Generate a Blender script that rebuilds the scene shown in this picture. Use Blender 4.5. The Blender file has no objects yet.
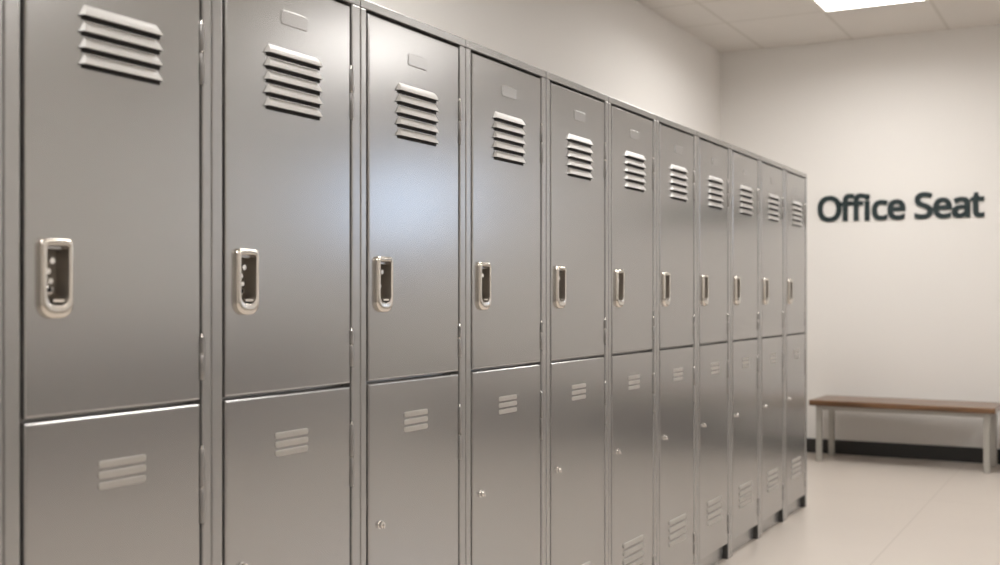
import bpy, bmesh, math, random
from mathutils import Vector, Matrix

random.seed(4)
COL = bpy.context.scene.collection
PI = math.pi

# ------------------------------------------------------------------ helpers
def link(o, parent=None):
    COL.objects.link(o)
    if parent is not None:
        o.parent = parent
    return o

def finish(name, bm, mats, parent=None, smooth=False, angle=None):
    """bmesh -> ONE linked mesh object"""
    bmesh.ops.recalc_face_normals(bm, faces=bm.faces[:])
    me = bpy.data.meshes.new(name)
    bm.to_mesh(me)
    bm.free()
    for m in (mats if isinstance(mats, (list, tuple)) else [mats]):
        me.materials.append(m)
    if smooth:
        for p in me.polygons:
            p.use_smooth = True
        if angle:
            me.set_sharp_from_angle(angle=math.radians(angle))
    return link(bpy.data.objects.new(name, me), parent)

def box(bm, x0, x1, y0, y1, z0, z1, bev=0.0, seg=2, mi=0):
    r = bmesh.ops.create_cube(bm, size=1.0)
    vs = r['verts']
    for v in vs:
        v.co = Vector(((x0 + x1) / 2 + v.co.x * (x1 - x0),
                       (y0 + y1) / 2 + v.co.y * (y1 - y0),
                       (z0 + z1) / 2 + v.co.z * (z1 - z0)))
    faces = list({f for v in vs for f in v.link_faces})
    for f in faces:
        f.material_index = mi
    if bev > 0:
        edges = list({e for v in vs for e in v.link_edges})
        rr = bmesh.ops.bevel(bm, geom=edges, offset=bev, segments=seg, profile=0.5, affect='EDGES')
        for f in rr['faces']:
            f.material_index = mi

def loft(bm, rings, cap_first=True, cap_last=True, mi=0):
    """rings: lists of points of equal length, bridged in order"""
    vr = [[bm.verts.new(p) for p in r] for r in rings]
    n = len(vr[0])
    for a, b in zip(vr, vr[1:]):
        for i in range(n):
            j = (i + 1) % n
            f = bm.faces.new((a[i], a[j], b[j], b[i]))
            f.material_index = mi
    if cap_first:
        bm.faces.new(vr[0]).material_index = mi
    if cap_last:
        bm.faces.new(vr[-1]).material_index = mi
    return vr

def cyl(bm, p0, p1, r0, r1=None, n=16, mi=0, rings=None):
    """capped cylinder / lathe between two points; rings = [(t, r), ...]"""
    p0, p1 = Vector(p0), Vector(p1)
    d = p1 - p0
    q = d.to_track_quat('Z', 'Y')
    rs = rings or [(0, r0), (1, r1 if r1 is not None else r0)]
    out = []
    for t, r in rs:
        c = p0 + d * t
        out.append([c + q @ Vector((r * math.cos(2 * PI * k / n), r * math.sin(2 * PI * k / n), 0)) for k in range(n)])
    loft(bm, out, mi=mi)

def empty(name, loc, label=None, cat=None, group=None):
    o = bpy.data.objects.new(name, None)
    o.empty_display_size = 0.1
    o.location = loc
    link(o)
    if label: o['label'] = label
    if cat: o['category'] = cat
    if group: o['group'] = group
    return o

def structure(o):
    o['kind'] = 'structure'
    return o

# ---------------------------------------------------------------- materials
def mat(name, col, rough=0.5, metal=0.0, spec=0.5, ior=1.5, bump=None, coat=0.0, noise=None, coat_rough=0.1):
    m = bpy.data.materials.new(name)
    m.use_nodes = True
    nt = m.node_tree
    b = nt.nodes['Principled BSDF']
    b.inputs['Base Color'].default_value = (*col, 1)
    b.inputs['Roughness'].default_value = rough
    b.inputs['Metallic'].default_value = metal
    b.inputs['IOR'].default_value = ior
    b.inputs['Specular IOR Level'].default_value = spec
    b.inputs['Coat Weight'].default_value = coat
    b.inputs['Coat Roughness'].default_value = coat_rough
    tc = nt.nodes.new('ShaderNodeTexCoord')
    if noise:                                   # (scale, amount) soft tonal variation
        n = nt.nodes.new('ShaderNodeTexNoise')
        n.inputs['Scale'].default_value = noise[0]
        n.inputs['Detail'].default_value = 3
        mx = nt.nodes.new('ShaderNodeMix'); mx.data_type = 'RGBA'
        a = noise[1]
        mx.inputs[6].default_value = (*[c * (1 - a) for c in col], 1)
        mx.inputs[7].default_value = (*[min(1, c * (1 + a)) for c in col], 1)
        nt.links.new(tc.outputs['Object'], n.inputs['Vector'])
        nt.links.new(n.outputs['Fac'], mx.inputs[0])
        nt.links.new(mx.outputs[2], b.inputs['Base Color'])
    if bump:                                    # (scale, strength, distance)
        n = nt.nodes.new('ShaderNodeTexNoise')
        n.inputs['Scale'].default_value = bump[0]
        n.inputs['Detail'].default_value = 2
        bp = nt.nodes.new('ShaderNodeBump')
        bp.inputs['Strength'].default_value = bump[1]
        bp.inputs['Distance'].default_value = bump[2]
        nt.links.new(tc.outputs['Object'], n.inputs['Vector'])
        nt.links.new(n.outputs['Fac'], bp.inputs['Height'])
        nt.links.new(bp.outputs['Normal'], b.inputs['Normal'])
    return m

def emission(name, col, s):
    m = bpy.data.materials.new(name)
    m.use_nodes = True
    nt = m.node_tree
    b = nt.nodes['Principled BSDF']
    b.inputs['Base Color'].default_value = (0.8, 0.8, 0.8, 1)
    b.inputs['Emission Color'].default_value = (*col, 1)
    b.inputs['Emission Strength'].default_value = s
    return m

def grid_mat(name, col, line, px, ox, py, oy, w, rough, ymax=None, spec=0.5, noise=(3.0, 0.03), bump=None, coat=0.0, coat_rough=.2):
    """plain surface with thin joints on a px-by-py grid (object coordinates = metres)"""
    m = mat(name, col, rough, spec=spec, noise=noise, bump=bump, coat=coat, coat_rough=coat_rough)
    nt = m.node_tree
    b = nt.nodes['Principled BSDF']
    tc = nt.nodes.new('ShaderNodeTexCoord')
    sp = nt.nodes.new('ShaderNodeSeparateXYZ')
    nt.links.new(tc.outputs['Object'], sp.inputs[0])
    def M(op, a, c=None):
        n = nt.nodes.new('ShaderNodeMath'); n.operation = op
        for i, v in enumerate((a, c)):
            if v is None: continue
            if isinstance(v, (int, float)): n.inputs[i].default_value = v
            else: nt.links.new(v, n.inputs[i])
        return n.outputs[0]
    def lines(s, p, o):
        t = M('DIVIDE', M('SUBTRACT', s, o), p)
        d = M('MULTIPLY', M('ABSOLUTE', M('SUBTRACT', t, M('ROUND', t))), p)
        return M('LESS_THAN', d, w / 2)
    lx, ly = lines(sp.outputs[0], px, ox), lines(sp.outputs[1], py, oy)
    if ymax is not None:
        ly = M('MULTIPLY', ly, M('LESS_THAN', sp.outputs[1], ymax))
    f = M('MAXIMUM', lx, ly)
    mx = nt.nodes.new('ShaderNodeMix'); mx.data_type = 'RGBA'
    src = b.inputs['Base Color'].links[0].from_socket
    nt.links.new(f, mx.inputs[0])
    nt.links.new(src, mx.inputs[6])
    mx.inputs[7].default_value = (*line, 1)
    nt.links.new(mx.outputs[2], b.inputs['Base Color'])
    return m

def wood_mat(name):
    m = mat(name, (0.3, 0.14, 0.05), 0.32, coat=0.4, coat_rough=.25)
    nt = m.node_tree
    b = nt.nodes['Principled BSDF']
    tc = nt.nodes.new('ShaderNodeTexCoord')
    mp = nt.nodes.new('ShaderNodeMapping')
    mp.inputs['Scale'].default_value = (1.2, 22, 22)
    n = nt.nodes.new('ShaderNodeTexNoise')
    n.inputs['Scale'].default_value = 1.6
    n.inputs['Detail'].default_value = 6
    n.inputs['Distortion'].default_value = 0.6
    r = nt.nodes.new('ShaderNodeValToRGB')
    r.color_ramp.elements[0].position = 0.32
    r.color_ramp.elements[0].color = (0.085, 0.040, 0.016, 1)
    r.color_ramp.elements[1].position = 0.68
    r.color_ramp.elements[1].color = (0.20, 0.10, 0.042, 1)
    nt.links.new(tc.outputs['Object'], mp.inputs[0])
    nt.links.new(mp.outputs[0], n.inputs['Vector'])
    nt.links.new(n.outputs['Fac'], r.inputs[0])
    nt.links.new(r.outputs[0], b.inputs['Base Color'])
    return m

def glass_mat(name):
    m = bpy.data.materials.new(name)
    m.use_nodes = True
    nt = m.node_tree
    nt.nodes.clear()
    o = nt.nodes.new('ShaderNodeOutputMaterial')
    t = nt.nodes.new('ShaderNodeBsdfTransparent')
    g = nt.nodes.new('ShaderNodeBsdfGlossy'); g.inputs['Roughness'].default_value = 0.02
    x = nt.nodes.new('ShaderNodeMixShader'); x.inputs[0].default_value = 0.06
    nt.links.new(t.outputs[0], x.inputs[1]); nt.links.new(g.outputs[0], x.inputs[2])
    nt.links.new(x.outputs[0], o.inputs[0])
    return m

PAINT = mat('grey_locker_paint', (0.465, 0.46, 0.455), 0.225, metal=0.8, ior=1.6, noise=(1.3, 0.03))
FRAME = mat('grey_frame_paint', (0.455, 0.45, 0.445), 0.26, metal=0.7, ior=1.6)
VENT = mat('louver_paint', (0.70, 0.69, 0.675), 0.45, metal=0.1)
SLOT = mat('slot_paint', (0.46, 0.44, 0.41), 0.4, metal=0.1)
DARK = mat('louver_shade_keyhole', (0.012, 0.011, 0.010), 0.8)
KICK_SHADE = mat('kick_shade', (0.05, 0.048, 0.045), 0.7)
NICKEL = mat('satin_nickel', (0.74, 0.70, 0.64), 0.24, metal=1.0)
CHROME = mat('bright_steel', (0.85, 0.83, 0.80), 0.15, metal=1.0)
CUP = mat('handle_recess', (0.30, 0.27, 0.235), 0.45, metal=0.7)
PLATE = mat('name_plate', (0.52, 0.515, 0.51), 0.27, metal=0.75)
HINGE = mat('hinge_steel', (0.30, 0.29, 0.28), 0.35, metal=0.7)
WALL = mat('wall_paint', (0.74, 0.72, 0.695), 0.75, spec=0.3, noise=(0.8, 0.015))
BASE = mat('black_vinyl_base', (0.012, 0.011, 0.010), 0.4)
CEIL = grid_mat('ceiling_tiles', (0.66, 0.63, 0.595), (0.57, 0.54, 0.50), 0.625, -0.995, 0.57, 7.30, 0.022, 0.9, ymax=7.45, spec=0.2)
FLOOR = grid_mat('floor_tiles', (0.60, 0.54, 0.485), (0.51, 0.455, 0.405), 1.25, -0.89, 3.0, 6.55, 0.008, 0.28, noise=(2.2, 0.035), coat=0.25)
WOOD = wood_mat('varnished_wood')
LEG = mat('grey_bench_steel', (0.40, 0.385, 0.355), 0.4, metal=0.3)
SIGN = mat('sign_dark_teal', (0.004, 0.017, 0.019), 0.45)
TRIM = mat('lamp_trim', (0.75, 0.72, 0.66), 0.5)
LAMP = emission('lamp_diffuser', (1.0, 0.98, 0.95), 6.0)
WFRAME = mat('window_frame_white', (0.7, 0.68, 0.65), 0.4)
GLASS = glass_mat('window_glass')

# ---------------------------------------------------------------- room shell
XL, XR, YN, YB, H = -2.56, 3.30, -3.2, 8.19, 2.878
WX0, WX1, WZ0, WZ1 = 2.02, 3.02, 1.54, 2.24           # window opening in the back wall, right of the frame
T = 0.15

def shell(name, boxes, m):
    bm = bmesh.new()
    for b in boxes:
        box(bm, *b)
    return structure(finish(name, bm, m))

shell('floor', [(XL - T, XR + T, YN - T, YB + T, -0.1, 0)], FLOOR)
shell('ceiling', [(XL - T, XR + T, YN - T, YB + T, H, H + 0.1)], CEIL)
shell('wall_left', [(XL - T, XL, YN - T, YB + T, 0, H)], WALL)
shell('wall_right', [(XR, XR + T, YN - T, YB + T, 0, H)], WALL)
shell('wall_front', [(XL, XR, YN - T, YN, 0, H)], WALL)
shell('wall_back', [(XL, WX0, YB, YB + T, 0, H), (WX1, XR, YB, YB + T, 0, H),
                    (WX0, WX1, YB, YB + T, 0, WZ0), (WX0, WX1, YB, YB + T, WZ1, H)], WALL)
BH = 0.098
shell('baseboard_back', [(XL, XR, YB - 0.012, YB, 0, BH)], BASE)
shell('baseboard_left', [(XL, XL + 0.012, YN, YB - 0.012, 0, BH)], BASE)
shell('added_dado_1', [(XR - 0.010, XR, YN, YB, 0, 0.78)], mat('added_dado_grey', (0.13, 0.12, 0.11), 0.5))  # invented dark dado, added to darken reflections in the near lower doors
shell('baseboard_right', [(XR - 0.020, XR - 0.010, YN, YB - 0.012, 0, BH)], BASE)
shell('baseboard_front', [(XL + 0.012, XR - 0.012, YN, YN + 0.012, 0, BH)], BASE)

bm = bmesh.new()
fw = 0.04
for b in ((WX0, WX0 + fw, WZ0, WZ1), (WX1 - fw, WX1, WZ0, WZ1), (WX0 + fw, WX1 - fw, WZ0, WZ0 + fw), (WX0 + fw, WX1 - fw, WZ1 - fw, WZ1)):
    box(bm, b[0], b[1], YB - 0.005, YB + 0.09, b[2], b[3])
win = structure(finish('window_1', bm, WFRAME))
bm = bmesh.new()
box(bm, WX0 + fw, WX1 - fw, YB + 0.05, YB + 0.056, WZ0 + fw, WZ1 - fw)
finish('pane', bm, GLASS, win)

# ---------------------------------------------------------------- lockers
FX = -1.43                                             # plane of the locker fronts
def row_y(px):                                         # station along the row (metres), fitted once
    return 2121.5 / (1118.0 - px) - 0.7672
seams = [row_y(4), row_y(212), row_y(360.8), row_y(466), row_y(546.3), row_y(608.7), row_y(656.8), row_y(697.2),
         row_y(730.6), row_y(760), row_y(785), row_y(807)]
lefts = [row_y(v) for v in (25.3, 226.0, 369, 472.8, 551.6, 612.4, 660.2, 700, 733, 762.2, 787)]
rights = [row_y(v) for v in (201, 351, 459.3, 541.2, 605, 653.3, 694, 728, 758, 783, 805.2)]
seams.insert(0, seams[0] - 0.44); lefts.insert(0, lefts[0] - 0.44); rights.insert(0, seams[1] - 0.032)

ZT, ZDT, ZSU, ZSL, ZDB = 1.731, 1.707, 0.905, 0.905, 0.066
DEPTH = 0.60

def rrect(w, h, rt, rb, n=6):
    """rounded rectangle outline (a, b): a along the row, b up; own radii for top and bottom corners"""
    pts = []
    for cx, cz, r, a0 in ((w / 2 - rb, -h / 2 + rb, rb, -90), (w / 2 - rt, h / 2 - rt, rt, 0),
                          (-w / 2 + rt, h / 2 - rt, rt, 90), (-w / 2 + rb, -h / 2 + rb, rb, 180)):
        for k in range(n + 1):
            a = math.radians(a0 + 90 * k / n)
            pts.append((cx + r * math.cos(a), cz + r * math.sin(a)))
    return pts

def rect_ring(x, y0, y1, z0, z1):
    return [(x, y0, z0), (x, y1, z0), (x, y1, z1), (x, y0, z1)]

DOOR_X = -0.001                                        # door face relative to the frame face
def door_mesh(y0, y1, z0, z1, hole=None):
    """folded sheet door, rounded front edges, optional rectangular cut-out for the handle cup"""
    bm = bmesh.new()
    r = 0.0045
    rings = [rect_ring(DOOR_X - 0.020, y0, y1, z0, z1)]
    for k in range(4):
        a = k / 3 * PI / 2
        i = r * (1 - math.cos(a))
        rings.append(rect_ring(DOOR_X - r + r * math.sin(a), y0 + i, y1 - i, z0 + i, z1 - i))
    if hole:
        rings.append(rect_ring(DOOR_X, *hole))
        rings.append(rect_ring(DOOR_X - 0.020, *hole))
        loft(bm, rings, False, False)
        b = bm.verts[:]
        # back sheet, also around the cut-out
        outer, inner = b[0:4], b[-4:]
        for i in range(4):
            j = (i + 1) % 4
            bm.faces.new((outer[i], outer[j], inner[j], inner[i]))
    else:
        loft(bm, rings, True, True)
    return bm

def louver(bm, y0, y1, zt, zb, p, taper, mi=0, mi_dark=1, shade_strip=0.0):
    """one pressed louver: flush along its top edge, standing out along its lower lip, tapered closed ends, dark strip below painted in as shade"""
    prof = [(0.0, 0.0), (0.42, 0.22), (0.78, 0.55), (1.0, 0.90), (0.97, 1.0)]
    rows = []
    for out, t in prof:
        z = zt + (zb - zt) * t
        ti = taper * (1 - t) ** 0.9
        q = out * p
        rows.append([(DOOR_X + 0.0003, y0 + ti - 0.001, z), (DOOR_X + q, y0 + ti + taper * 0.35 * out, z), (DOOR_X + q, y1 - ti - taper * 0.20 * out, z), (DOOR_X + 0.0003, y1 - ti + 0.001, z)])
    vr = [[bm.verts.new(c) for c in r] for r in rows]
    for a, b in zip(vr, vr[1:]):
        for i in range(3):
            try:
                bm.faces.new((a[i], a[i + 1], b[i + 1], b[i])).material_index = mi
            except ValueError:
                pass
    bm.faces.new(vr[-1]).material_index = mi_dark
    if shade_strip > 0:
        box(bm, DOOR_X - 0.001, DOOR_X + 0.0009, y0 + taper * 0.4, y1 - taper * 0.2, zb - shade_strip, zb + 0.002, mi=mi_dark)  # dark strip painting in the shade under the lip

def flat_slat(bm, y0, y1, zt, zb, p, mi=0):
    """shallow pressed vent bar with round ends"""
    h, w = zt - zb, y1 - y0
    o = rrect(w, h, h * 0.42, h * 0.42, 4)
    i = rrect(w - 0.004, h - 0.004, h * 0.34, h * 0.34, 4)
    cy, cz = (y0 + y1) / 2, (zt + zb) / 2
    loft(bm, [[(DOOR_X - 0.0005, cy + a, cz + b) for a, b in o],
              [(DOOR_X + p * 0.7, cy + a, cz + b) for a, b in o],
              [(DOOR_X + p, cy + a, cz + b) for a, b in i]], False, True, mi)

def make_locker(k, label, n_louvers=5, end=False):
    S0, S1, L, R = seams[k], seams[k + 1], lefts[k], rights[k]
    yc = (S0 + S1) / 2
    root = empty('locker', (FX, yc, 0), label, 'locker', 'grey metal lockers in one row')
    s0, s1, l, r = S0 - yc + 0.0009, S1 - yc - 0.0009, L - yc, R - yc
    # carcass: sides, back, top, bottom, shelf between the two tiers
    bm = bmesh.new()
    t = 0.008
    box(bm, -DEPTH, -0.030, s0, s0 + t, 0, ZT - 0.004)
    box(bm, -DEPTH, -0.030, s1 - t, s1, 0, ZT - 0.004)
    box(bm, -DEPTH, -DEPTH + t, s0 + t, s1 - t, 0.0, ZT - 0.004)
    box(bm, -DEPTH + t, -0.030, s0 + t, s1 - t, 0.062, 0.07)
    box(bm, -DEPTH + t, -0.0285, s0 + t, s1 - t, ZSL - 0.005, ZSU + 0.005)
    box(bm, -DEPTH, -0.002, s0, s1, ZT - 0.0045, ZT)
    finish('carcass', bm, FRAME, root)
    # front frame: two folded uprights standing on the floor, header with a lip
    bm = bmesh.new()
    gl, gr = 0.0085, 0.0045
    box(bm, -0.030, 0, s0, l - gl, 0, ZT - 0.018, 0.003)
    box(bm, -0.030, 0, r + gr, s1, 0, ZT - 0.018, 0.003)
    box(bm, -0.030, 0.0, s0, s1, ZDT + 0.006, ZT + 0.002, 0.002)
    finish('door_frame', bm, FRAME, root)
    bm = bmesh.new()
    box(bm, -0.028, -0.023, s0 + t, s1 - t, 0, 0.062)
    box(bm, -0.0228, -0.002, r + gr - 0.0012, r + gr + 0.004, 0, 0.060, mi=1)  # dark strip painted in for the contact shade beside the upright
    finish('kick_plate', bm, [FRAME, KICK_SHADE], root)

    # ---------------- upper door
    hy, hz = l + 0.054, 1.119                          # handle centre
    hw, hh = 0.062, 0.123
    oy0, oy1, oz0, oz1 = hy - 0.024, hy + 0.024, hz - 0.045, hz + 0.045
    up = finish('upper_door', door_mesh(l, r, ZSU + 0.003, ZDT, (oy0, oy1, oz0, oz1)), PAINT, root)
    bm = bmesh.new()
    vo = -0.007 if k == 1 else 0.0
    vy0, vy1 = l + 0.111 + vo, l + 0.285 + vo
    pitch = 0.0255
    for i in range(n_louvers):
        zt = 1.452 + 0.0245 + pitch * i
        louver(bm, vy0 - 0.003, vy1 - 0.003, zt - 0.003, zt - 0.0208, 0.0090, 0.011, shade_strip=0.0062)
    finish('louver_vent', bm, [VENT, DARK], up)
    bm = bmesh.new()
    pw, ph = 0.082, 0.029
    o = rrect(pw, ph, 0.005, 0.005); i = rrect(pw - 0.003, ph - 0.003, 0.004, 0.004)
    py, pz = l + 0.198, 1.636
    loft(bm, [[(DOOR_X - 0.0003, py + a, pz + b) for a, b in o], [(DOOR_X + 0.0008, py + a, pz + b) for a, b in o],
              [(DOOR_X + 0.0014, py + a, pz + b) for a, b in i]], False, True)
    finish('name_plate', bm, PLATE, up)
    # recessed handle: raised rounded casing around a deep cup, heavier scooped bottom lip
    bm = bmesh.new()
    def ring(w, h, rt, rb, x, dz=0.0):
        return [(x, hy + a, hz + dz + b) for a, b in rrect(w, h, rt, rb, 7)]
    loft(bm, [ring(hw, hh, 0.010, 0.024, DOOR_X - 0.0005),
              ring(hw, hh, 0.010, 0.024, DOOR_X + 0.0045),
              ring(hw - 0.0025, hh - 0.0025, 0.010, 0.023, DOOR_X + 0.0080),
              ring(hw - 0.008, hh - 0.008, 0.009, 0.021, DOOR_X + 0.0100),
              ring(hw - 0.015, hh - 0.020, 0.008, 0.019, DOOR_X + 0.0103, 0.004),
              ring(hw - 0.020, hh - 0.031, 0.006, 0.016, DOOR_X + 0.0088, 0.005)], False, False, 0)
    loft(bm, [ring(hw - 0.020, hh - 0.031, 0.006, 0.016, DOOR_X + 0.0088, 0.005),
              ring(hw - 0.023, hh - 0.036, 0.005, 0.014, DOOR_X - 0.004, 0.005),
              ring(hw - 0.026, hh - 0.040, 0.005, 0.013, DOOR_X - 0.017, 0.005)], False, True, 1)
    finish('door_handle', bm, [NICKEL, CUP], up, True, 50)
    # latch inside the cup: back plate, lift tongue, two studs and a small keyhole disc
    bm = bmesh.new()
    q = DOOR_X - 0.017
    box(bm, q, q + 0.006, hy - 0.016, hy - 0.001, hz - 0.028, hz + 0.022, 0.0015)
    cyl(bm, (q, hy - 0.006, hz + 0.027), (q + 0.020, hy - 0.006, hz + 0.027), 0.0068, 0.0050, 14)
    cyl(bm, (q, hy - 0.010, hz + 0.011), (q + 0.016, hy - 0.010, hz + 0.011), 0.0055, 0.0045, 14)
    cyl(bm, (q, hy - 0.004, hz - 0.004), (q + 0.014, hy - 0.004, hz - 0.004), 0.0048, 0.0042, 14)
    cyl(bm, (q + 0.010, hy - 0.006, hz - 0.017), (q + 0.0135, hy - 0.006, hz - 0.017), 0.0042, 0.0042, 14, mi=1)
    box(bm, q, q + 0.012, hy - 0.012, hy + 0.004, hz - 0.024, hz - 0.012, 0.002)
    # tongue: curved lift lever rising out of the bottom of the cup
    lev = []
    for a, (x, z) in enumerate(((q + 0.004, -0.020), (q + 0.012, -0.029), (q + 0.019, -0.035), (q + 0.026, -0.036))):
        w = 0.006 + 0.0015 * a
        lev.append([(x, hy - w, hz + z), (x, hy + w, hz + z), (x + 0.001, hy + w, hz + z + 0.004), (x + 0.001, hy - w, hz + z + 0.004)])
    loft(bm, lev)
    finish('latch', bm, [CHROME, DARK], up, True, 40)

    # ---------------- lower door
    lo = finish('lower_door', door_mesh(l, r, ZDB, ZSL - 0.003), PAINT, root)
    bm = bmesh.new()
    for i in range(3):
        zt = 0.829 - 0.0172 * i
        flat_slat(bm, l + 0.140, l + 0.241, zt, zt - 0.0118, 0.0022)
    finish('slot_vent', bm, SLOT, lo)
    bm = bmesh.new()
    for i in range(4):
        zt = 0.281 - 0.0262 * i
        flat_slat(bm, l + 0.095, l + 0.270, zt, zt - 0.0165, 0.0045)
    finish('slot_vent', bm, SLOT, lo)
    bm = bmesh.new()
    ky, kz = l + 0.045, 0.590
    cyl(bm, (DOOR_X - 0.001, ky, kz), (DOOR_X + 0.009, ky, kz), 0, n=20,
        rings=[(0, 0.0095), (0.12, 0.0095), (0.16, 0.0078), (0.85, 0.0078), (1, 0.0060)])
    box(bm, DOOR_X + 0.0085, DOOR_X + 0.012, ky - 0.0018, ky + 0.0018, kz - 0.008, kz + 0.003, 0.001)
    finish('cam_lock', bm, CHROME, lo, True, 40)

    # ---------------- hinges on the right edge of each door
    for (z0, zm, z1) in ((1.468, 1.525, 1.575), (0.944, 0.99, 1.020), (0.690, 0.752, 0.822), (0.108, 0.15, 0.186)):
        bm = bmesh.new()
        y = r + gr / 2
        for a, b in ((z0, zm - 0.0015), (zm + 0.0015, z1)):
            cyl(bm, (-0.0005, y, a), (-0.0005, y, b), 0, n=12,
                rings=[(0, 0.0028), (0.03, 0.0038), (0.97, 0.0038), (1, 0.0028)])
        cyl(bm, (-0.0005, y, z1 - 0.001), (-0.0005, y, z1 + 0.006), 0.0032, 0.0016, 10, mi=1)
        cyl(bm, (-0.0005, y, zm - 0.003), (-0.0005, y, zm + 0.003), 0.0030, 0.0030, 10, mi=1)
        box(bm, -0.0030, 0.0010, y - 0.001, y + 0.0055, z0, z1)
        finish('hinge', bm, [HINGE, CHROME], root, True, 40)
    return root

LABELS = [
    'nearest grey metal locker, only its edge strip showing at the left picture edge',
    'nearest full grey two-door locker, whose upper vent has four slats, far left',
    'grey two-door locker, second full one from the left, just before the bluish reflection',
    'grey two-door locker, third from the left, with the pale bluish reflection on its upper door',
    'grey two-door locker, fourth from the left, just right of the one with the bluish reflection',
    'grey two-door locker, seventh from the far end',
    'grey two-door locker halfway along the row, sixth from the far end',
    'grey two-door locker, seventh from the left and fifth from the far end',
    'grey two-door locker, fourth from the far end of the row',
    'grey two-door locker, third from the far end of the row',
    'grey two-door locker, second from the far end, next to the last one',
    'farthest grey two-door locker, last in the row beside the open floor and the bench',
]
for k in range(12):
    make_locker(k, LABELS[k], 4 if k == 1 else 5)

# ---------------------------------------------------------------- bench
def make_bench(x0, x1, label, rz=0.0):
    yf, yb, zt = 7.675, 8.12, 0.412
    yc = (yf + yb) / 2
    xc = (x0 + x1) / 2
    rot = rz
    b = empty('bench', (xc, yc, 0), label, 'bench')
    b.rotation_euler.z = rot
    hx, hy = (x1 - x0) / 2, (yb - yf) / 2
    bm = bmesh.new()
    box(bm, -hx, hx, -hy, hy, zt - 0.038, zt, 0.007, 3)
    finish('seat', bm, WOOD, b)
    lw = 0.037
    for sx in (-1, 1):
        for sy in (-1, 1):
            bm = bmesh.new()
            cx, cy = sx * (hx - 0.055), sy * (hy - 0.06)
            box(bm, cx - lw / 2, cx + lw / 2, cy - lw / 2, cy + lw / 2, 0, zt - 0.0385, 0.004)
            finish('leg', bm, LEG, b)
    bm = bmesh.new()
    ix, iy = hx - 0.055, hy - 0.06
    zt2 = zt - 0.0385
    for sy in (-1, 1):
        box(bm, -ix + lw / 2, ix - lw / 2, sy * iy - 0.013, sy * iy + 0.013, zt2 - 0.028, zt2, 0.003)
    for sx in (-1, 1):
        box(bm, sx * ix - 0.013, sx * ix + 0.013, -iy + lw / 2, iy - lw / 2, zt2 - 0.028, zt2, 0.003)
    finish('rail', bm, LEG, b)
    return b
make_bench(-1.80, -0.655, 'low bench with varnished brown wood seat and grey steel legs under the wall lettering', math.radians(-2))
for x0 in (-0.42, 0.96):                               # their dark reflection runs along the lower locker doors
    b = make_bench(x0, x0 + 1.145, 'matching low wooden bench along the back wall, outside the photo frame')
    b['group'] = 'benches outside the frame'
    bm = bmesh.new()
    box(bm, -0.49, 0.49, -0.15, -0.135, 0.03, 0.34)  # invented dark panel, added to deepen the dark band reflected in the lockers
    finish('added_dark_panel', bm, mat('added_panel_paint', (0.03, 0.028, 0.026), 0.5), b)
# invented unseen coat rail, added to darken reflections on the far upper doors
rail = empty('added_dark_rail', (-0.12, YB, 1.70), 'dark coat rail added out of view on the back wall to darken reflections', 'added dark rail')
bm = bmesh.new()
box(bm, -0.42, 0.42, -0.022, -0.0002, -0.075, 0.075, 0.004)
finish('board', bm, SIGN, rail)
for i in range(5):
    bm = bmesh.new()
    x = -0.32 + 0.16 * i
    cyl(bm, (x, -0.022, -0.01), (x, -0.085, 0.012), 0, n=12, rings=[(0, 0.008), (0.75, 0.007), (0.8, 0.012), (1, 0.011)])
    finish('peg', bm, CHROME, rail, True, 40)

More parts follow.
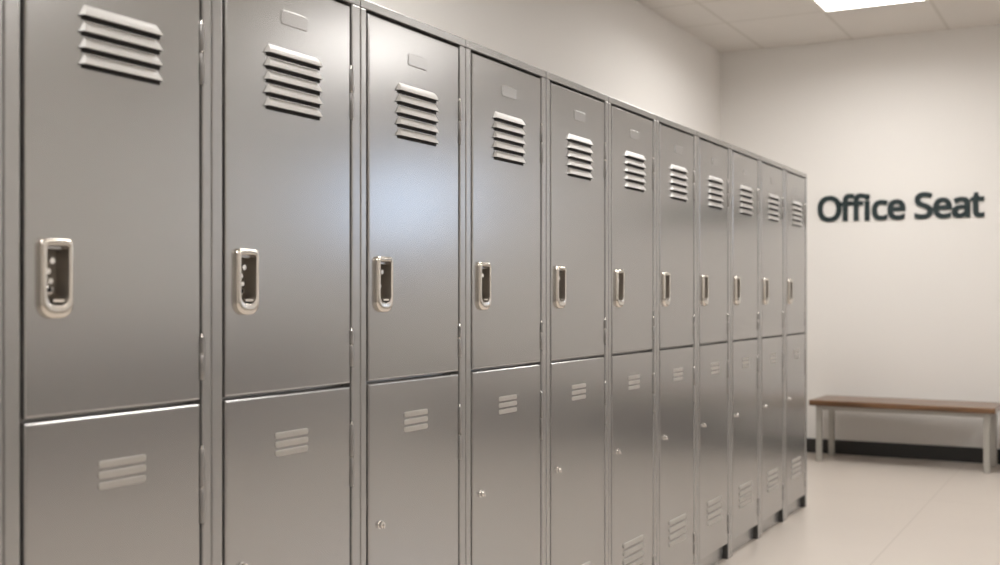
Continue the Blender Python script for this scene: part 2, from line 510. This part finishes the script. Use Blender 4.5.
# ---------------------------------------------------------------- wall lettering
GLYPHS = {"O":[[[577,287],[577,261],[575,236],[571,212],[567,189],[561,166],[553,145],[544,125],[534,107],[523,89],[510,73],[496,58],[481,44],[465,32],[447,22],[428,13],[407,5],[386,-1],[363,-5],[339,-7],[314,-8],[287,-7],[262,-5],[239,0],[217,6],[196,13],[177,22],[159,33],[143,45],[128,59],[114,73],[101,90],[90,107],[80,126],[72,146],[65,167],[59,189],[55,212],[51,237],[50,262],[49,288],[50,322],[54,355],[59,386],[67,415],[78,442],[91,467],[106,490],[123,510],[143,529],[166,545],[190,558],[218,568],[247,575],[280,580],[314,581],[348,580],[379,576],[408,568],[434,558],[459,545],[481,529],[501,511],[519,490],[534,468],[547,442],[558,415],[567,386],[573,355],[576,322]],[[125,287],[126,259],[128,233],[132,208],[138,184],[145,163],[154,143],[165,125],[177,109],[191,95],[207,83],[225,72],[245,65],[266,59],[289,56],[314,55],[339,56],[362,59],[383,65],[402,72],[420,83],[435,95],[449,109],[462,125],[472,143],[481,163],[488,184],[494,208],[498,233],[500,259],[501,287],[499,329],[494,366],[485,400],[472,430],[456,457],[436,479],[412,496],[384,508],[351,516],[314,518],[289,517],[266,514],[245,508],[225,500],[207,490],[191,478],[177,464],[165,449],[154,431],[145,411],[138,389],[132,366],[128,342],[126,315]]],"f":[[[266,375],[158,375],[158,0],[87,0],[87,375],[12,375],[12,408],[87,432],[87,457],[88,478],[90,498],[93,516],[98,532],[104,547],[111,560],[119,572],[129,582],[140,590],[152,597],[165,603],[179,608],[194,611],[210,613],[227,613],[274,609],[310,599],[292,544],[262,552],[228,556],[214,555],[202,552],[192,547],[183,541],[175,532],[169,522],[164,509],[161,494],[159,477],[158,458],[158,430],[266,430]]],"i":[[[139,430],[139,0],[68,0],[68,430]],[[104,591],[111,591],[117,589],[122,587],[128,584],[133,580],[137,575],[141,570],[143,563],[145,555],[145,546],[145,538],[143,530],[141,523],[137,517],[133,512],[128,508],[122,505],[117,503],[111,502],[104,501],[97,502],[91,503],[85,505],[80,508],[75,512],[70,517],[67,523],[64,530],[63,538],[63,546],[63,555],[64,563],[67,570],[70,575],[75,580],[80,584],[85,587],[91,589],[97,591]]],"c":[[[241,-8],[218,-7],[197,-4],[177,0],[157,7],[139,15],[122,26],[107,38],[93,52],[80,69],[69,87],[60,108],[53,131],[48,156],[45,183],[44,213],[45,243],[48,271],[54,297],[61,321],[71,342],[82,360],[95,377],[109,392],[125,404],[142,415],[161,423],[181,429],[201,434],[223,437],[245,438],[258,438],[271,437],[284,435],[296,433],[309,431],[320,428],[331,425],[341,422],[350,418],[358,415],[337,356],[292,370],[244,376],[227,375],[212,373],[197,369],[184,364],[172,358],[162,350],[152,340],[144,329],[137,317],[131,303],[126,288],[122,271],[119,253],[118,234],[117,213],[118,193],[119,175],[122,157],[126,141],[131,126],[137,112],[144,100],[152,89],[161,79],[172,71],[183,65],[196,60],[209,56],[224,54],[240,53],[254,53],[267,54],[279,56],[291,58],[302,60],[351,78],[351,15],[342,11],[333,7],[324,4],[314,1],[304,-2],[293,-4],[281,-6],[268,-7],[255,-8]]],"e":[[[234,438],[256,437],[276,434],[295,429],[313,422],[329,414],[344,403],[358,391],[370,378],[381,363],[390,346],[398,328],[404,309],[408,288],[411,267],[411,244],[411,201],[117,201],[119,173],[124,148],[131,126],[141,107],[154,90],[170,77],[187,66],[207,58],[230,54],[254,52],[270,52],[285,53],[300,55],[314,57],[327,60],[340,63],[352,67],[366,71],[379,76],[392,82],[392,20],[379,15],[366,10],[353,5],[340,2],[327,-1],[314,-4],[300,-6],[284,-7],[268,-8],[251,-8],[227,-7],[204,-4],[183,1],[162,8],[143,17],[125,28],[109,41],[94,55],[81,72],[70,91],[61,112],[53,134],[48,158],[45,184],[44,212],[45,239],[48,265],[53,289],[59,312],[68,333],[78,352],[90,369],[103,385],[118,399],[134,411],[152,420],[171,428],[191,433],[212,437]],[[233,380],[214,379],[196,375],[180,368],[166,359],[154,348],[143,334],[134,318],[127,300],[122,280],[119,257],[338,257],[337,272],[336,285],[334,298],[330,310],[326,322],[321,332],[316,342],[309,350],[301,358],[292,364],[283,370],[272,374],[260,378],[247,379]]],"S":[[[403,153],[402,133],[399,115],[394,97],[387,81],[378,66],[367,53],[354,40],[340,29],[324,20],[307,11],[288,4],[267,-1],[245,-5],[222,-7],[198,-8],[137,-5],[83,4],[41,19],[41,88],[53,83],[66,78],[81,74],[96,69],[113,65],[130,61],[147,58],[165,56],[183,55],[201,55],[218,55],[233,56],[247,59],[261,62],[273,66],[284,71],[293,76],[302,83],[310,90],[316,98],[321,106],[325,116],[328,125],[330,136],[330,147],[330,158],[328,168],[326,177],[323,186],[318,194],[313,202],[306,209],[298,216],[288,223],[277,230],[264,236],[250,243],[234,250],[216,257],[196,265],[181,270],[168,276],[155,282],[143,288],[131,294],[120,300],[110,307],[101,314],[93,322],[85,330],[78,338],[72,347],[66,356],[61,365],[57,375],[54,386],[51,397],[50,409],[48,421],[48,435],[49,452],[52,469],[56,485],[63,499],[71,513],[81,525],[93,536],[106,546],[120,555],[136,563],[153,569],[171,574],[190,578],[210,580],[231,581],[250,580],[268,579],[285,577],[302,575],[318,572],[333,568],[348,564],[362,559],[376,554],[389,549],[366,487],[354,492],[342,496],[329,501],[316,505],[302,508],[288,512],[274,514],[259,516],[244,517],[229,517],[215,517],[202,516],[190,513],[179,511],[169,507],[160,502],[152,497],[145,491],[138,485],[133,478],[129,470],[125,462],[123,453],[122,444],[121,434],[122,423],[123,412],[125,403],[129,394],[133,386],[139,378],[145,371],[153,364],[162,357],[172,351],[184,345],[197,339],[212,332],[228,325],[246,318],[266,311],[284,303],[301,295],[317,287],[332,279],[345,270],[357,260],[367,250],[377,239],[385,228],[391,215],[396,202],[400,187],[402,171]]],"a":[[[231,437],[261,436],[287,432],[311,425],[331,415],[347,403],[361,387],[371,368],[379,346],[383,321],[385,293],[385,0],[334,0],[320,61],[317,61],[309,52],[302,44],[294,36],[286,29],[279,22],[271,16],[262,11],[253,6],[244,2],[234,-1],[223,-3],[212,-5],[200,-7],[186,-8],[172,-8],[157,-7],[143,-6],[129,-3],[116,1],[103,6],[91,12],[80,19],[71,27],[62,37],[55,48],[48,60],[43,73],[40,87],[38,103],[37,119],[39,144],[45,166],[55,186],[69,203],[87,219],[110,231],[137,241],[168,249],[203,254],[243,257],[316,259],[316,285],[315,305],[312,322],[308,337],[301,350],[293,359],[283,367],[271,373],[258,377],[243,379],[227,380],[214,380],[201,379],[188,377],[175,374],[163,370],[106,347],[84,400],[96,406],[108,412],[122,417],[136,422],[151,426],[166,430],[182,433],[198,435],[214,437]],[[252,208],[222,206],[196,202],[173,197],[155,190],[141,182],[130,172],[121,161],[115,148],[111,134],[110,119],[111,105],[113,93],[118,82],[124,73],[132,66],[141,60],[152,55],[163,52],[175,50],[188,49],[210,50],[229,54],[247,60],[264,68],[279,79],[292,92],[302,108],[309,127],[314,148],[315,172],[315,210]]],"t":[[[212,50],[245,53],[272,59],[272,5],[240,-4],[200,-8],[186,-8],[174,-6],[161,-4],[149,-1],[138,4],[127,9],[116,16],[107,24],[99,33],[91,44],[85,57],[80,71],[77,87],[74,105],[74,125],[74,375],[13,375],[13,409],[75,437],[103,528],[144,528],[144,430],[269,430],[269,375],[144,375],[144,127],[145,112],[147,99],[151,87],[156,77],[163,69],[171,62],[180,57],[190,53],[200,50]]]}
def letter(ch, x, z, s, parent):
    c = bpy.data.curves.new('letter', 'CURVE')
    c.dimensions = '2D'
    c.fill_mode = 'BOTH'
    for loop in GLYPHS[ch]:
        sp = c.splines.new('POLY')
        sp.points.add(len(loop) - 1)
        for p, (a, b) in zip(sp.points, loop):
            p.co = (a * s, b * s, 0, 1)
        sp.use_cyclic_u = True
    c.offset = 0.0058
    c.extrude = 0.004
    tmp = bpy.data.objects.new('tmp', c)
    COL.objects.link(tmp)
    dg = bpy.context.evaluated_depsgraph_get()
    me = bpy.data.meshes.new_from_object(tmp.evaluated_get(dg))
    bpy.data.objects.remove(tmp); bpy.data.curves.remove(c)
    me.name = 'letter'
    me.materials.clear(); me.materials.append(SIGN)
    bm = bmesh.new()                                  # heavier strokes: four slightly shifted copies of the outline
    d = 0.0016
    for dx, dy, dz in ((-d, -d, 0), (d, -d, 0.0004), (-d, d, 0.0008), (d, d, 0.0012)):
        n0 = len(bm.verts)
        bm.from_mesh(me)
        bm.verts.ensure_lookup_table()
        for v in bm.verts[n0:]:
            v.co.x += dx; v.co.y += dy; v.co.z += dz
    bm.to_mesh(me); bm.free()
    me.transform(Matrix.Translation((x, 0, z)) @ Matrix.Rotation(PI / 2, 4, 'X'))
    o = bpy.data.objects.new('letter', me)
    return link(o, parent)

SX0, SZ = -1.866, 1.627
sign = empty('wall_lettering', (SX0, YB - 0.0046, SZ), "large dark teal letters reading 'Office Seat' on the back wall above the bench", 'sign')
S = 0.284
pen = {'O': 0, 'f1': 606, 'f2': 882, 'i': 1178, 'c': 1385, 'e1': 1770, 'S': 2431, 'e2': 2871, 'a': 3323, 't': 3773}
for key, ux in pen.items():
    letter(key[0], ux * 0.267 / 1000, 0, S / 1000, sign)

# ---------------------------------------------------------------- ceiling lights
LAMP_W = 27.5
def ceiling_light(x0, y0, label, group=None):
    x1, y1 = x0 + 0.625, y0 + 1.14
    xc, yc = (x0 + x1) / 2, (y0 + y1) / 2
    L = empty('ceiling_light', (xc, yc, H), label, 'ceiling light', group)
    hx, hy, w = 0.3125, 0.57, 0.020
    bm = bmesh.new()
    for b in ((-hx, hx, -hy, -hy + w), (-hx, hx, hy - w, hy), (-hx, -hx + w, -hy + w, hy - w), (hx - w, hx, -hy + w, hy - w)):
        box(bm, *b, -0.008, -0.0002)
    finish('frame', bm, TRIM, L)
    bm = bmesh.new()
    box(bm, -hx + w, hx - w, -hy + w, hy - w, -0.005, -0.0002)
    finish('diffuser', bm, LAMP, L)
    ld = bpy.data.lights.new('lamp', 'AREA')
    ld.shape = 'RECTANGLE'
    ld.size, ld.size_y = 2 * (hx - w), 2 * (hy - w)
    ld.energy = LAMP_W
    ld.color = (1.0, 0.975, 0.942)
    ld.spread = math.radians(165)
    lo = bpy.data.objects.new('lamp', ld)
    lo.location = (0, 0, -0.010)
    link(lo, L)
ceiling_light(-1.62, 6.16, 'bright white rectangular ceiling light panel set in the tiles near the back wall')
for x0, y0 in ((1.505, 6.16), (-1.62, 2.74), (1.505, 2.74), (-1.62, -0.68), (1.505, -0.68)):
    ceiling_light(x0, y0, 'bright white ceiling light panel outside the photo frame', 'ceiling lights outside the frame')

# ---------------------------------------------------------------- daylight outside the window
w = bpy.data.worlds.new('sky')
w.use_nodes = True
bg = w.node_tree.nodes['Background']
bg.inputs[0].default_value = (0.60, 0.76, 1.0, 1)
bg.inputs[1].default_value = 5.0
bpy.context.scene.world = w

pd = bpy.data.lights.new('window_portal', 'AREA')          # guides sampling of the sky through the window
pd.shape = 'RECTANGLE'
pd.size, pd.size_y = WX1 - WX0, WZ1 - WZ0
pd.cycles.is_portal = True
po = bpy.data.objects.new('window_portal', pd)
po.location = ((WX0 + WX1) / 2, YB + 0.12, (WZ0 + WZ1) / 2)
po.rotation_euler = (-PI / 2, 0, 0)                    # faces into the room
COL.objects.link(po)

# ---------------------------------------------------------------- camera
cd = bpy.data.cameras.new('camera')
cam = bpy.data.objects.new('camera', cd)
COL.objects.link(cam)
cam.location = (0, 0, 1.09)
cam.rotation_euler = (PI / 2, 0, math.atan(618 / 1152))
cd.sensor_width = 36
cd.lens = 1152 / 1000 * 36
cd.shift_y = 0.015
cd.dof.use_dof = True
cd.dof.focus_distance = 2.9
cd.dof.aperture_fstop = 3.4
sc = bpy.context.scene
sc.camera = cam
sc.view_settings.view_transform = 'Standard'
sc.view_settings.look = 'None'
sc.view_settings.exposure = 0.0
sc.cycles.use_denoising = True
sc.cycles.max_bounces = 10
sc.cycles.diffuse_bounces = 6
sc.cycles.sample_clamp_indirect = 8
